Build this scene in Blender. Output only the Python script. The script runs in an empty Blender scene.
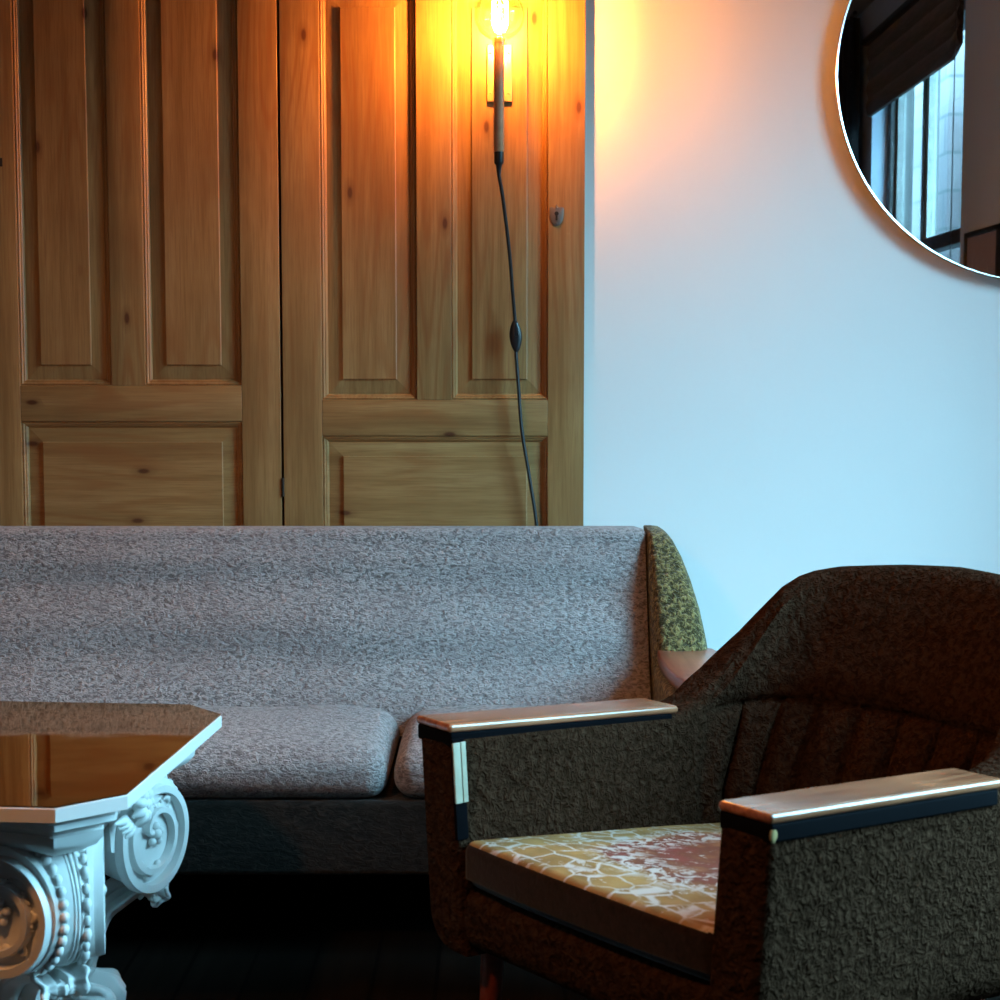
import bpy, bmesh, math, random
from math import sin, cos, pi, radians as R, sqrt, exp

SC = bpy.context.scene
COL = SC.collection
random.seed(4)

# ---------------------------------------------------------------- camera
cam_d = bpy.data.cameras.new('camera')
cam = bpy.data.objects.new('camera', cam_d)
COL.objects.link(cam)
cam.location = (0.0, 0.0, 1.15)
cam.rotation_euler = (pi/2 - math.atan(130/1600), 0, 0)
cam_d.sensor_width = 36.0
cam_d.lens = 57.6
cam_d.clip_start = 0.05
cam_d.dof.use_dof = True
cam_d.dof.focus_distance = 3.5
cam_d.dof.aperture_fstop = 8.0
SC.camera = cam

# ---------------------------------------------------------------- sky
SKY_STRENGTH = 50.0
world = bpy.data.worlds.new('sky')
SC.world = world
world.use_nodes = True
wn = world.node_tree
bg = wn.nodes['Background']
bg.inputs['Color'].default_value = (0.325, 0.73, 0.97, 1)
# overcast sky above the roofs, dim street below the horizon
_tc = wn.nodes.new('ShaderNodeTexCoord')
_sx = wn.nodes.new('ShaderNodeSeparateXYZ')
_mr = wn.nodes.new('ShaderNodeMapRange')
_mr.interpolation_type = 'SMOOTHSTEP'
wn.links.new(_tc.outputs['Generated'], _sx.inputs[0])
wn.links.new(_sx.outputs['Z'], _mr.inputs['Value'])
_mr.inputs['From Min'].default_value = 0.06
_mr.inputs['From Max'].default_value = 0.34
_mr.inputs['To Min'].default_value = SKY_STRENGTH*0.05
_mr.inputs['To Max'].default_value = SKY_STRENGTH
wn.links.new(_mr.outputs['Result'], bg.inputs['Strength'])

# openings of the two windows in the right wall (y0, y1, z0, z1)
XR = 1.9
WY0, WY1, WZ0, WZ1 = -0.73, 0.90, 0.70, 2.74
W2 = (1.72, 3.02, 0.70, 2.50)
for (a, b, c, d) in ((WY0, WY1, WZ0, WZ1), W2):
    pl = bpy.data.lights.new('window_portal', 'AREA')
    pl.shape = 'RECTANGLE'
    pl.size = d - c
    pl.size_y = b - a
    pl.cycles.is_portal = True
    po = bpy.data.objects.new('window_portal', pl)
    COL.objects.link(po)
    po.location = (XR + 0.21, (a+b)/2, (c+d)/2)
    po.rotation_euler = (0, R(90), 0)

SC.view_settings.view_transform = 'Standard'
SC.view_settings.look = 'None'
SC.view_settings.gamma = 1.0
SC.view_settings.use_curve_mapping = False
SC.view_settings.exposure = 0.0
LAMP_STRENGTH = 3300.0
PENDANT_STRENGTH = 560.0


# ---------------------------------------------------------------- materials
class NT:
    def __init__(self, name):
        self.m = bpy.data.materials.new(name)
        self.m.use_nodes = True
        self.t = self.m.node_tree
        self.b = self.t.nodes['Principled BSDF']
        self.out = self.t.nodes['Material Output']
        self.tc = self.n('ShaderNodeTexCoord')

    def n(self, typ, **kw):
        nd = self.t.nodes.new(typ)
        for k, v in kw.items():
            setattr(nd, k, v)
        return nd

    def l(self, a, b):
        self.t.links.new(a, b)

    def mapping(self, scale=(1, 1, 1), loc=(0, 0, 0), rot=(0, 0, 0)):
        mp = self.n('ShaderNodeMapping')
        mp.inputs['Scale'].default_value = scale
        mp.inputs['Location'].default_value = loc
        mp.inputs['Rotation'].default_value = rot
        self.l(self.tc.outputs['Object'], mp.inputs['Vector'])
        return mp.outputs['Vector']

    def noise(self, vec, scale, detail=3, rough=0.5, dist=0.0):
        nd = self.n('ShaderNodeTexNoise')
        nd.inputs['Scale'].default_value = scale
        nd.inputs['Detail'].default_value = detail
        nd.inputs['Roughness'].default_value = rough
        nd.inputs['Distortion'].default_value = dist
        if vec is not None:
            self.l(vec, nd.inputs['Vector'])
        return nd.outputs['Fac']

    def voronoi(self, vec, scale, feature='F1', rand=1.0):
        nd = self.n('ShaderNodeTexVoronoi', feature=feature)
        nd.inputs['Scale'].default_value = scale
        nd.inputs['Randomness'].default_value = rand
        self.l(vec, nd.inputs['Vector'])
        return nd

    def ramp(self, fac, stops, interp='LINEAR'):
        nd = self.n('ShaderNodeValToRGB')
        cr = nd.color_ramp
        cr.interpolation = interp
        while len(cr.elements) < len(stops):
            cr.elements.new(0.5)
        for e, (p, c) in zip(cr.elements, stops):
            e.position = p
            e.color = (c, c, c, 1) if isinstance(c, (int, float)) else (*c, 1)
        self.l(fac, nd.inputs['Fac'])
        return nd.outputs['Color']

    def math(self, op, a, b=None):
        nd = self.n('ShaderNodeMath', operation=op)
        for i, v in enumerate((a, b)):
            if v is None:
                continue
            if isinstance(v, (int, float)):
                nd.inputs[i].default_value = v
            else:
                self.l(v, nd.inputs[i])
        return nd.outputs[0]

    def mix(self, fac, a, b, blend='MIX'):
        nd = self.n('ShaderNodeMix', data_type='RGBA', blend_type=blend)
        for sock, v in ((nd.inputs[0], fac), (nd.inputs[6], a), (nd.inputs[7], b)):
            if isinstance(v, (int, float)):
                sock.default_value = v
            elif isinstance(v, tuple):
                sock.default_value = (*v, 1)
            else:
                self.l(v, sock)
        return nd.outputs[2]

    def bump(self, h, strength, dist, prev=None):
        nd = self.n('ShaderNodeBump')
        nd.inputs['Strength'].default_value = strength
        nd.inputs['Distance'].default_value = dist
        self.l(h, nd.inputs['Height'])
        if prev is not None:
            self.l(prev, nd.inputs['Normal'])
        self.l(nd.outputs['Normal'], self.b.inputs['Normal'])
        return nd.outputs['Normal']

    def col(self, c):
        if isinstance(c, tuple):
            self.b.inputs['Base Color'].default_value = (*c, 1)
        else:
            self.l(c, self.b.inputs['Base Color'])

    def set(self, **kw):
        for k, v in kw.items():
            self.b.inputs[k.replace('_', ' ')].default_value = v
        return self


def paint(name, c, rough=0.6, var=0.06, bump=0.15, scale=18):
    m = NT(name)
    v = m.mapping()
    f = m.noise(v, 2.2, 4)
    m.col(m.ramp(f, [(0.3, tuple(x*(1-var) for x in c)), (0.7, c)]))
    m.bump(m.noise(v, scale, 5, 0.6), bump, 0.004)
    m.set(Roughness=rough)
    return m.m


def solid(name, c, rough=0.5, metal=0.0, **kw):
    m = NT(name)
    v = m.mapping()
    f = m.noise(v, 40, 3)
    m.col(m.ramp(f, [(0.3, tuple(x*0.82 for x in c)), (0.7, c)]))
    m.set(Roughness=rough, Metallic=metal, **kw)
    return m.m


def pine(name, axis):
    """stripped pine; axis = direction the grain runs in ('z' or 'x')"""
    m = NT(name)
    if axis == 'z':
        sc, ks, wv = (1, 1, 0.045), (1, 1, 0.42), (1, 1, 0.10)
    else:
        sc, ks, wv = (0.045, 1, 1), (0.42, 1, 1), (0.10, 1, 1)
    v = m.mapping(sc)
    vb = m.mapping((1, 1, 1))
    fine = m.noise(v, 210, 4, 0.6)
    mid = m.noise(v, 34, 3, 0.55, 0.3)
    big = m.noise(vb, 2.6, 4, 0.6)
    # cathedral growth rings
    rn = m.noise(m.mapping(wv), 7.5, 1, 0.4)
    rings = m.math('SINE', m.math('MULTIPLY', rn, 95.0))
    rings = m.ramp(m.math('ADD', m.math('MULTIPLY', rings, 0.5), 0.5), [(0.55, 0.0), (1.0, 1.0)])
    c = m.ramp(mid, [(0.30, (0.255, 0.128, 0.043)), (0.52, (0.365, 0.200, 0.073)), (0.72, (0.43, 0.25, 0.10))])
    c = m.mix(m.ramp(fine, [(0.44, 0.0), (0.72, 0.6)]), c, (0.20, 0.085, 0.028))
    gate = m.ramp(m.noise(vb, 1.9, 2), [(0.45, 0.0), (0.62, 0.6)])
    c = m.mix(m.math('MULTIPLY', rings, gate), c, (0.26, 0.085, 0.022))
    c = m.mix(m.ramp(big, [(0.38, 0.45), (0.62, 0.0)]), c, (0.23, 0.10, 0.035))
    # knots
    kn = m.voronoi(m.mapping(ks, (0.13, 0.31, 0.0), (pi/2, 0, 0)), 9.5)
    kn.voronoi_dimensions = '2D'
    kmask = m.ramp(kn.outputs['Distance'], [(0.035, 1.0), (0.07, 0.35), (0.16, 0.0)])
    sep = m.n('ShaderNodeSeparateColor')
    m.l(kn.outputs['Color'], sep.inputs[0])
    kg = m.ramp(sep.outputs[0], [(0.76, 0.0), (0.80, 1.0)])
    c = m.mix(m.math('MULTIPLY', kmask, kg), c, (0.10, 0.030, 0.010))
    # worn pale scratches
    scr = m.ramp(m.noise(m.mapping((3, 3, 3), rot=(0.3, 0.5, 0.2)), 5, 6, 0.75, 1.5), [(0.70, 0.0), (0.76, 0.35)])
    c = m.mix(scr, c, (0.50, 0.30, 0.14))
    m.col(c)
    m.bump(m.math('ADD', fine, m.math('MULTIPLY', mid, 0.8)), 0.22, 0.0016)
    m.set(Roughness=0.42)
    m.b.inputs['Specular IOR Level'].default_value = 0.45
    return m.m


def fabric(name, base, tip, scale=150, strength=0.9, dist=0.006, low=0.42, high=0.62, stretch=(1, 1, 1), patches=None, worm=True, sheen=0.2, spec=0.1):
    """looped bouclé: pale loops over a darker ground"""
    m = NT(name)
    v = m.mapping(stretch)
    a = m.noise(v, scale, 3, 0.55, 0.9)
    if worm:
        w = m.voronoi(v, scale*0.75, 'SMOOTH_F1').outputs['Distance']
        h = m.math('SUBTRACT', m.math('MULTIPLY', a, 1.1), m.math('MULTIPLY', w, 0.35))
        h = m.math('ADD', h, 0.1)
    else:
        h = a
    c = m.ramp(h, [(low, base), (high, tip)])
    if patches:
        p = m.ramp(m.noise(m.mapping(), patches[1], 3), [(0.40, 0.0), (0.62, patches[2])])
        c = m.mix(p, c, patches[0])
    m.col(c)
    m.bump(h, strength, dist)
    m.set(Roughness=0.95)
    m.b.inputs['Specular IOR Level'].default_value = spec
    m.b.inputs['Sheen Weight'].default_value = sheen
    m.b.inputs['Sheen Roughness'].default_value = 0.5
    return m.m


def gloss_wood(name, dark, light, axis='x', rough=0.22):
    m = NT(name)
    sc = (0.06, 1, 1) if axis == 'x' else (1, 0.06, 1)
    v = m.mapping(sc)
    f = m.noise(v, 60, 4, 0.6, 0.4)
    b = m.noise(m.mapping(), 6, 3)
    c = m.ramp(f, [(0.3, dark), (0.7, light)])
    c = m.mix(m.ramp(b, [(0.45, 0.0), (0.7, 0.55)]), c, tuple(min(1, x*1.5) for x in light))
    m.col(c)
    m.bump(f, 0.08, 0.001)
    m.set(Roughness=rough)
    m.b.inputs['Coat Weight'].default_value = 0.5
    m.b.inputs['Coat Roughness'].default_value = 0.15
    return m.m


M = {}
M['wall_white'] = paint('white wall paint', (0.80, 0.80, 0.80), 0.65, 0.03, 0.12, 14)
M['wall_dark'] = paint('taupe wall paint', (0.50, 0.61, 0.74), 0.75, 0.08, 0.12)
M['ceiling'] = paint('ceiling paint', (0.34, 0.32, 0.31), 0.8)
M['wall_dim'] = paint('dark panel paint', (0.14, 0.12, 0.11), 0.8)
M['pine_v'] = pine('stripped pine upright grain', 'z')
M['pine_h'] = pine('stripped pine level grain', 'x')
M['sofa'] = fabric('pale looped fabric', (0.17, 0.15, 0.15), (0.44, 0.395, 0.395), 115, 1.0, 0.009, 0.34, 0.58, (1, 1, 1.7), ((0.31, 0.25, 0.25), 6, 0.35))
M['olive'] = fabric('olive looped fabric', (0.050, 0.038, 0.012), (0.30, 0.225, 0.085), 120, 1.0, 0.010, 0.42, 0.68)
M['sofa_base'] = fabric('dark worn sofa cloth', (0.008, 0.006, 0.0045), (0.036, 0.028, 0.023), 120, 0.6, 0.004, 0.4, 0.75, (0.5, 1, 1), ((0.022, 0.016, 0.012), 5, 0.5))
M['chair'] = fabric('dark brown looped fabric', (0.027, 0.0130, 0.0074), (0.053, 0.0262, 0.0155), 90, 1.0, 0.016, 0.36, 0.66, sheen=0.0, spec=0.0)
M['cushion_side'] = fabric('brown velvet cloth', (0.009, 0.004, 0.0025), (0.022, 0.010, 0.007), 90, 0.3, 0.003, 0.3, 0.7, worm=False)
M['black_cloth'] = fabric('black curtain cloth', (0.006, 0.006, 0.007), (0.014, 0.013, 0.015), 90, 0.2, 0.002)
M['blind'] = fabric('dark brown blind cloth', (0.010, 0.007, 0.006), (0.035, 0.024, 0.020), 60, 0.3, 0.002, stretch=(1, 0.1, 1))
M['arm_wood'] = gloss_wood('reddish armrest wood', (0.16, 0.050, 0.022), (0.42, 0.17, 0.085), 'x', 0.26)
M['leg_wood'] = gloss_wood('red brown leg wood', (0.10, 0.018, 0.010), (0.20, 0.040, 0.022), 'x', 0.3)
M['sofa_wood'] = gloss_wood('worn reddish armrest wood', (0.17, 0.055, 0.028), (0.34, 0.13, 0.075), 'y', 0.40)
M['white_gloss'] = paint('white plaster paint', (0.74, 0.74, 0.73), 0.42, 0.07, 0.10, 30)
M['floor'] = None
M['navy'] = solid('dark blue vinyl', (0.003, 0.0032, 0.0045), 0.9, Specular_IOR_Level=0.03)
M['black_plastic'] = solid('black plastic', (0.012, 0.012, 0.014), 0.3)
M['black_cord'] = solid('black cord rubber', (0.010, 0.010, 0.012), 0.5)
M['copper'] = solid('brown copper', (0.60, 0.30, 0.16), 0.5, 0.15)
M['brass'] = solid('brass plate', (0.80, 0.58, 0.26), 0.35, 0.7)
M['pewter'] = solid('aged pewter', (0.20, 0.15, 0.13), 0.5, 0.6)
M['chrome'] = solid('bright metal rim', (0.90, 0.84, 0.82), 0.2, 1.0)
M['tape'] = solid('pale tape', (0.46, 0.44, 0.33), 0.4)
M['foam'] = solid('exposed yellow foam', (0.36, 0.24, 0.09), 0.9)
M['window_dark'] = solid('dark window paint', (0.05, 0.045, 0.045), 0.45)
M['window_pale'] = solid('pale sash paint', (0.26, 0.26, 0.25), 0.5)
M['black_frame'] = solid('black picture frame', (0.012, 0.011, 0.012), 0.35)
M['dark'] = solid('dark cupboard inside', (0.03, 0.02, 0.014), 0.9)


def floor_mat():
    m = NT('dark floorboards')
    v = m.mapping((1, 0.08, 1))
    f = m.noise(v, 30, 4, 0.6)
    br = m.n('ShaderNodeTexBrick')
    br.inputs['Scale'].default_value = 1.0
    br.inputs['Brick Width'].default_value = 2.2
    br.inputs['Row Height'].default_value = 0.12
    br.inputs['Mortar Size'].default_value = 0.004
    m.l(m.mapping((1, 1, 1), rot=(0, 0, pi/2)), br.inputs['Vector'])
    br.inputs['Color1'].default_value = (0.9, 0.9, 0.9, 1)
    br.inputs['Color2'].default_value = (0.6, 0.6, 0.6, 1)
    br.inputs['Mortar'].default_value = (0.1, 0.1, 0.1, 1)
    c = m.ramp(f, [(0.3, (0.004, 0.003, 0.002)), (0.7, (0.010, 0.007, 0.005))])
    m.col(m.mix(1.0, c, br.outputs['Color'], 'MULTIPLY'))
    m.set(Roughness=0.9, Specular_IOR_Level=0.05)
    return m.m


def mirror_mat():
    m = NT('mirror silver')
    m.col((0.86, 0.88, 0.89))
    f = m.noise(m.mapping(), 300, 2)
    m.l(m.ramp(f, [(0.74, 0.005), (0.80, 0.25)]), m.b.inputs['Roughness'])
    m.set(Metallic=1.0)
    return m.m


def bronze_glass():
    m = NT('bronze mirror glass')
    g = m.n('ShaderNodeBsdfGlossy')
    g.inputs['Color'].default_value = (0.92, 0.58, 0.36, 1)
    g.inputs['Roughness'].default_value = 0.035
    nz = m.noise(m.mapping(), 7.0, 2, 0.4)
    bp = m.n('ShaderNodeBump')
    bp.inputs['Strength'].default_value = 0.10
    bp.inputs['Distance'].default_value = 0.004
    m.l(nz, bp.inputs['Height'])
    m.l(bp.outputs['Normal'], g.inputs['Normal'])
    m.l(g.outputs[0], m.out.inputs['Surface'])
    return m.m


def clear_glass(name, tint, refl=0.08, rough=0.0):
    m = NT(name)
    tr = m.n('ShaderNodeBsdfTransparent')
    tr.inputs['Color'].default_value = (*tint, 1)
    gl = m.n('ShaderNodeBsdfGlossy')
    gl.inputs['Roughness'].default_value = rough
    lw = m.n('ShaderNodeLayerWeight')
    lw.inputs['Blend'].default_value = 0.25
    mx = m.n('ShaderNodeMixShader')
    f = m.math('ADD', m.math('MULTIPLY', lw.outputs['Facing'], refl*4), refl*0.3)
    m.l(f, mx.inputs[0])
    m.l(tr.outputs[0], mx.inputs[1])
    m.l(gl.outputs[0], mx.inputs[2])
    m.l(mx.outputs[0], m.out.inputs['Surface'])
    return m.m


def glow(name, c, s):
    m = NT(name)
    e = m.n('ShaderNodeEmission')
    e.inputs['Color'].default_value = (*c, 1)
    e.inputs['Strength'].default_value = s
    m.l(e.outputs[0], m.out.inputs['Surface'])
    return m.m


def brick_mat():
    m = NT('pale brick outside')
    br = m.n('ShaderNodeTexBrick')
    br.inputs['Scale'].default_value = 1.0
    br.inputs['Brick Width'].default_value = 0.5
    br.inputs['Row Height'].default_value = 0.22
    br.inputs['Mortar Size'].default_value = 0.01
    m.l(m.mapping((1, 1, 1), rot=(0, pi/2, pi/2)), br.inputs['Vector'])
    br.inputs['Color1'].default_value = (0.22, 0.18, 0.18, 1)
    br.inputs['Color2'].default_value = (0.17, 0.13, 0.135, 1)
    br.inputs['Mortar'].default_value = (0.12, 0.11, 0.11, 1)
    m.col(br.outputs['Color'])
    m.set(Roughness=0.9)
    return m.m


def seat_pattern():
    """gold cloth, white scalloped lines round a red brown flowered middle"""
    m = NT('gold seat cover with white scallops')
    v = m.mapping()
    sx = m.n('ShaderNodeSeparateXYZ')
    m.l(v, sx.inputs[0])
    wob = m.math('MULTIPLY', m.math('SUBTRACT', m.noise(v, 11, 3), 0.5), 0.22)
    ax = m.math('POWER', m.math('DIVIDE', m.math('ABSOLUTE', m.math('SUBTRACT', sx.outputs[0], 0.34)), 0.34), 2.6)
    ay = m.math('POWER', m.math('DIVIDE', m.math('ABSOLUTE', m.math('ADD', sx.outputs[1], 0.02)), 0.30), 2.6)
    d = m.math('ADD', m.math('POWER', m.math('ADD', ax, ay), 0.385), wob)
    gold = m.ramp(m.noise(v, 14, 3), [(0.35, (0.20, 0.10, 0.022)), (0.65, (0.36, 0.20, 0.055))])
    red = m.ramp(m.noise(v, 17, 3), [(0.36, (0.19, 0.032, 0.020)), (0.5, (0.15, 0.036, 0.014)), (0.66, (0.26, 0.09, 0.028))])
    c = m.mix(m.ramp(d, [(0.58, 0.0), (0.66, 1.0)]), red, gold)
    # scallop lines
    vd = m.n('ShaderNodeVectorMath', operation='ADD')
    nz = m.n('ShaderNodeTexNoise')
    nz.inputs['Scale'].default_value = 30
    m.l(v, nz.inputs['Vector'])
    sc = m.n('ShaderNodeVectorMath', operation='SCALE')
    m.l(nz.outputs['Color'], sc.inputs[0])
    sc.inputs['Scale'].default_value = 0.016
    m.l(v, vd.inputs[0])
    m.l(sc.outputs[0], vd.inputs[1])
    flat = m.n('ShaderNodeVectorMath', operation='MULTIPLY')
    flat.inputs[1].default_value = (1, 1, 0)
    m.l(vd.outputs[0], flat.inputs[0])
    vo = m.voronoi(flat.outputs[0], 21, 'DISTANCE_TO_EDGE', 0.6)
    line = m.ramp(vo.outputs['Distance'], [(0.025, 1.0), (0.06, 0.0)])
    brk = m.ramp(m.noise(v, 26, 2), [(0.36, 0.15), (0.46, 1.0)])
    outer = m.ramp(d, [(0.60, 0.0), (0.68, 1.0)])
    ln = m.math('MULTIPLY', m.math('MULTIPLY', line, outer), brk)
    # flower fringe
    fr = m.ramp(m.noise(m.mapping((1, 1, 0)), 42, 4, 0.6, 1.2), [(0.50, 0.0), (0.56, 1.0)])
    ring = m.ramp(d, [(0.36, 0.0), (0.50, 1.0), (0.64, 1.0), (0.74, 0.0)])
    ln = m.math('MAXIMUM', ln, m.math('MULTIPLY', fr, ring))
    few = m.ramp(m.noise(m.mapping((1, 1, 0), (3, 1, 0)), 34, 3, 0.6, 1.0), [(0.60, 0.0), (0.64, 0.8)])
    ln = m.math('MAXIMUM', ln, few)
    c = m.mix(ln, c, (0.50, 0.44, 0.40))
    m.col(c)
    m.bump(m.noise(v, 260, 2), 0.4, 0.002)
    m.set(Roughness=0.8)
    return m.m


def art_mat():
    m = NT('faint grey print')
    v = m.mapping((1, 1, 0.4))
    f = m.ramp(m.noise(v, 26, 5, 0.7, 1.4), [(0.56, 0.0), (0.63, 1.0)])
    sx = m.n('ShaderNodeSeparateXYZ')
    m.l(m.mapping(), sx.inputs[0])
    low = m.ramp(m.math('MULTIPLY', sx.outputs[2], 1.0), [(0.30, 1.0), (0.50, 0.0)])
    m.col(m.mix(m.math('MULTIPLY', f, low), (0.34, 0.29, 0.32), (0.55, 0.50, 0.48)))
    m.set(Roughness=0.3)
    return m.m


M['floor'] = floor_mat()
M['mirror'] = mirror_mat()
M['bronze'] = bronze_glass()
M['bulb_glass'] = clear_glass('clear bulb glass', (0.98, 0.93, 0.82), 0.16)
M['pane'] = clear_glass('window pane', (0.93, 0.96, 0.96), 0.05)
M['filament'] = glow('glowing filament', (1.0, 0.34, 0.055), LAMP_STRENGTH)
M['opal'] = glow('lit opal glass', (1.0, 0.42, 0.13), PENDANT_STRENGTH)
M['brick'] = brick_mat()
M['seat_cover'] = seat_pattern()
M['art'] = art_mat()


# ---------------------------------------------------------------- mesh tools
class MB:
    def __init__(self):
        self.v = []
        self.f = []
        self.mi = []

    def add(self, vs, fs, mi=0):
        o = len(self.v)
        self.v += [tuple(p) for p in vs]
        for f in fs:
            self.f.append([i + o for i in f])
            self.mi.append(mi)

    def grid(self, rows, closed_u=False, closed_v=False, mi=0, cap=False):
        """rows: list of equally long point lists"""
        n, k = len(rows), len(rows[0])
        vs = [p for r in rows for p in r]
        fs = []
        for i in range(n if closed_u else n-1):
            for j in range(k if closed_v else k-1):
                a = i*k + j
                b = i*k + (j+1) % k
                c = ((i+1) % n)*k + (j+1) % k
                d = ((i+1) % n)*k + j
                fs.append((a, b, c, d))
        if cap:
            fs.append(tuple(range(k-1, -1, -1)))
            fs.append(tuple(range((n-1)*k, n*k)))
        self.add(vs, fs, mi)

    def rbox(self, lo, hi, r=0.004, seg=3, m=1, deform=None, mi=0):
        c = [(a+b)/2 for a, b in zip(lo, hi)]
        h = [(b-a)/2 for a, b in zip(lo, hi)]
        r = min(r, min(h)*0.999)
        ax = []
        for q in range(3):
            mm = m if isinstance(m, int) else m[q]
            e = h[q] - r
            # angular spacing keeps the corner round
            out = [r*math.tan(pi/4*k/seg) for k in range(seg, 0, -1)]
            s = [-e - t for t in out]
            s += [-e + 2*e*k/mm for k in range(mm+1)]
            s += [e + t for t in reversed(out)]
            ax.append(s)
        idx, vs, fs = {}, [], []

        def vert(p):
            inn = [max(-(h[q]-r), min(h[q]-r, p[q])) for q in range(3)]
            d = [p[q]-inn[q] for q in range(3)]
            L = sqrt(sum(x*x for x in d)) or 1
            w = [inn[q] + d[q]/L*r for q in range(3)]
            key = tuple(round(x, 6) for x in w)
            if key not in idx:
                idx[key] = len(vs)
                P = [w[q]+c[q] for q in range(3)]
                vs.append(deform(*P) if deform else tuple(P))
            return idx[key]
        for q in range(3):
            a1, a2 = (q+1) % 3, (q+2) % 3
            for sg in (-1, 1):
                for i in range(len(ax[a1])-1):
                    for j in range(len(ax[a2])-1):
                        quad = []
                        for (ii, jj) in ((i, j), (i+1, j), (i+1, j+1), (i, j+1)):
                            p = [0, 0, 0]
                            p[q] = sg*h[q]
                            p[a1] = ax[a1][ii]
                            p[a2] = ax[a2][jj]
                            quad.append(vert(p))
                        if sg < 0:
                            quad.reverse()
                        u = []
                        for x in quad:
                            if x not in u:
                                u.append(x)
                        if len(u) > 2:
                            fs.append(u)
        self.add(vs, fs, mi)
        return self

    def box(self, lo, hi, mi=0):
        (a, b, c), (d, e, f) = lo, hi
        self.add([(a, b, c), (d, b, c), (d, e, c), (a, e, c), (a, b, f), (d, b, f), (d, e, f), (a, e, f)],
                 [(3, 2, 1, 0), (4, 5, 6, 7), (0, 1, 5, 4), (1, 2, 6, 5), (2, 3, 7, 6), (3, 0, 4, 7)], mi)
        return self

    def tube(self, pts, r, n=10, closed=False, mi=0, flat=1.0):
        P = [tuple(p) for p in pts]
        N = len(P)
        from mathutils import Vector as V
        prev = None
        rows = []
        for i in range(N):
            a = V(P[(i-1) % N] if closed or i else P[0])
            b = V(P[(i+1) % N] if closed or i < N-1 else P[-1])
            t = (b-a).normalized()
            if prev is None:
                up = V((0, 0, 1)) if abs(t.z) < 0.9 else V((0, 1, 0))
                x = t.cross(up).normalized()
            else:
                x = (prev - t*prev.dot(t)).normalized()
            prev = x
            y = t.cross(x)
            rr = r(i/(N-1)) if callable(r) else r
            rows.append([tuple(V(P[i]) + x*rr*cos(2*pi*k/n) + y*rr*flat*sin(2*pi*k/n)) for k in range(n)])
        self.grid(rows, closed_u=closed, closed_v=True, cap=not closed, mi=mi)
        return self

    def lathe(self, prof, n=48, c=(0, 0, 0), mi=0, mod=None, axis='z'):
        rows = []
        for (r, z) in prof:
            row = []
            for k in range(n):
                a = 2*pi*k/n
                rr = r*(mod(a, z) if mod else 1)
                if axis == 'z':
                    row.append((c[0]+rr*cos(a), c[1]+rr*sin(a), c[2]+z))
                else:       # y axis
                    row.append((c[0]+rr*cos(a), c[1]+z, c[2]+rr*sin(a)))
            rows.append(row)
        self.grid(rows, closed_v=True, cap=True, mi=mi)
        return self

    def sphere(self, c, r, n=12, s=(1, 1, 1), mi=0):
        rows = []
        for i in range(1, n):
            a = pi*i/n
            rows.append([(c[0]+r*s[0]*sin(a)*cos(2*pi*k/(2*n)), c[1]+r*s[1]*sin(a)*sin(2*pi*k/(2*n)), c[2]-r*s[2]*cos(a)) for k in range(2*n)])
        self.grid(rows, closed_v=True, cap=True, mi=mi)
        return self

    def prism(self, poly, z0, z1, mi=0):
        n = len(poly)
        vs = [(x, y, z0) for x, y in poly] + [(x, y, z1) for x, y in poly]
        fs = [tuple(range(n-1, -1, -1)), tuple(range(n, 2*n))] + [(i, (i+1) % n, n+(i+1) % n, n+i) for i in range(n)]
        self.add(vs, fs, mi)
        return self

    def build(self, name, mat, parent=None, off=(0, 0, 0), smooth=35, flip=False):
        me = bpy.data.meshes.new(name)
        me.from_pydata([(x-off[0], y-off[1], z-off[2]) for x, y, z in self.v], [], self.f)
        mats = mat if isinstance(mat, (list, tuple)) else [mat]
        for mm in mats:
            me.materials.append(mm)
        for p, mi in zip(me.polygons, self.mi):
            p.material_index = mi
        bm = bmesh.new()
        bm.from_mesh(me)
        bmesh.ops.recalc_face_normals(bm, faces=bm.faces)
        bm.to_mesh(me)
        bm.free()
        if smooth:
            me.shade_smooth()
            me.set_sharp_from_angle(angle=R(smooth))
        me.update()
        o = bpy.data.objects.new(name, me)
        COL.objects.link(o)
        if parent is not None:
            o.parent = parent
        return o


def tag(o, label=None, cat=None, group=None, kind=None):
    if label:
        o['label'] = label
    if cat:
        o['category'] = cat
    if group:
        o['group'] = group
    if kind:
        o['kind'] = kind
    return o


def empty(name, loc, rz=0.0):
    o = bpy.data.objects.new(name, None)
    COL.objects.link(o)
    o.location = loc
    o.rotation_euler = (0, 0, rz)
    o.empty_display_size = 0.1
    return o


def spline(P, n=12):
    out = []
    for i in range(len(P)-1):
        p0 = P[max(i-1, 0)]
        p1, p2 = P[i], P[i+1]
        p3 = P[min(i+2, len(P)-1)]
        for k in range(n):
            t = k/n
            out.append(tuple(0.5*((2*b) + (-a+c)*t + (2*a-5*b+4*c-d)*t*t + (-a+3*b-3*c+d)*t**3)
                             for a, b, c, d in zip(p0, p1, p2, p3)))
    out.append(tuple(P[-1]))
    return out


def interp(x, pts):
    if x <= pts[0][0]:
        return pts[0][1]
    for (a, fa), (b, fb) in zip(pts, pts[1:]):
        if x <= b:
            t = (x-a)/(b-a)
            return fa + (fb-fa)*t
    return pts[-1][1]


def sstep(a, b, x):
    t = max(0, min(1, (x-a)/(b-a)))
    return t*t*(3-2*t)


# ---------------------------------------------------------------- room
XL, YF, YB, ZT = -3.2, -2.6, 3.817, 3.02
DY = 3.80                      # face of the cupboard doors
CX0, CX1, CZ = -1.245, 0.1991, 2.22   # opening for the cupboard

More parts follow.
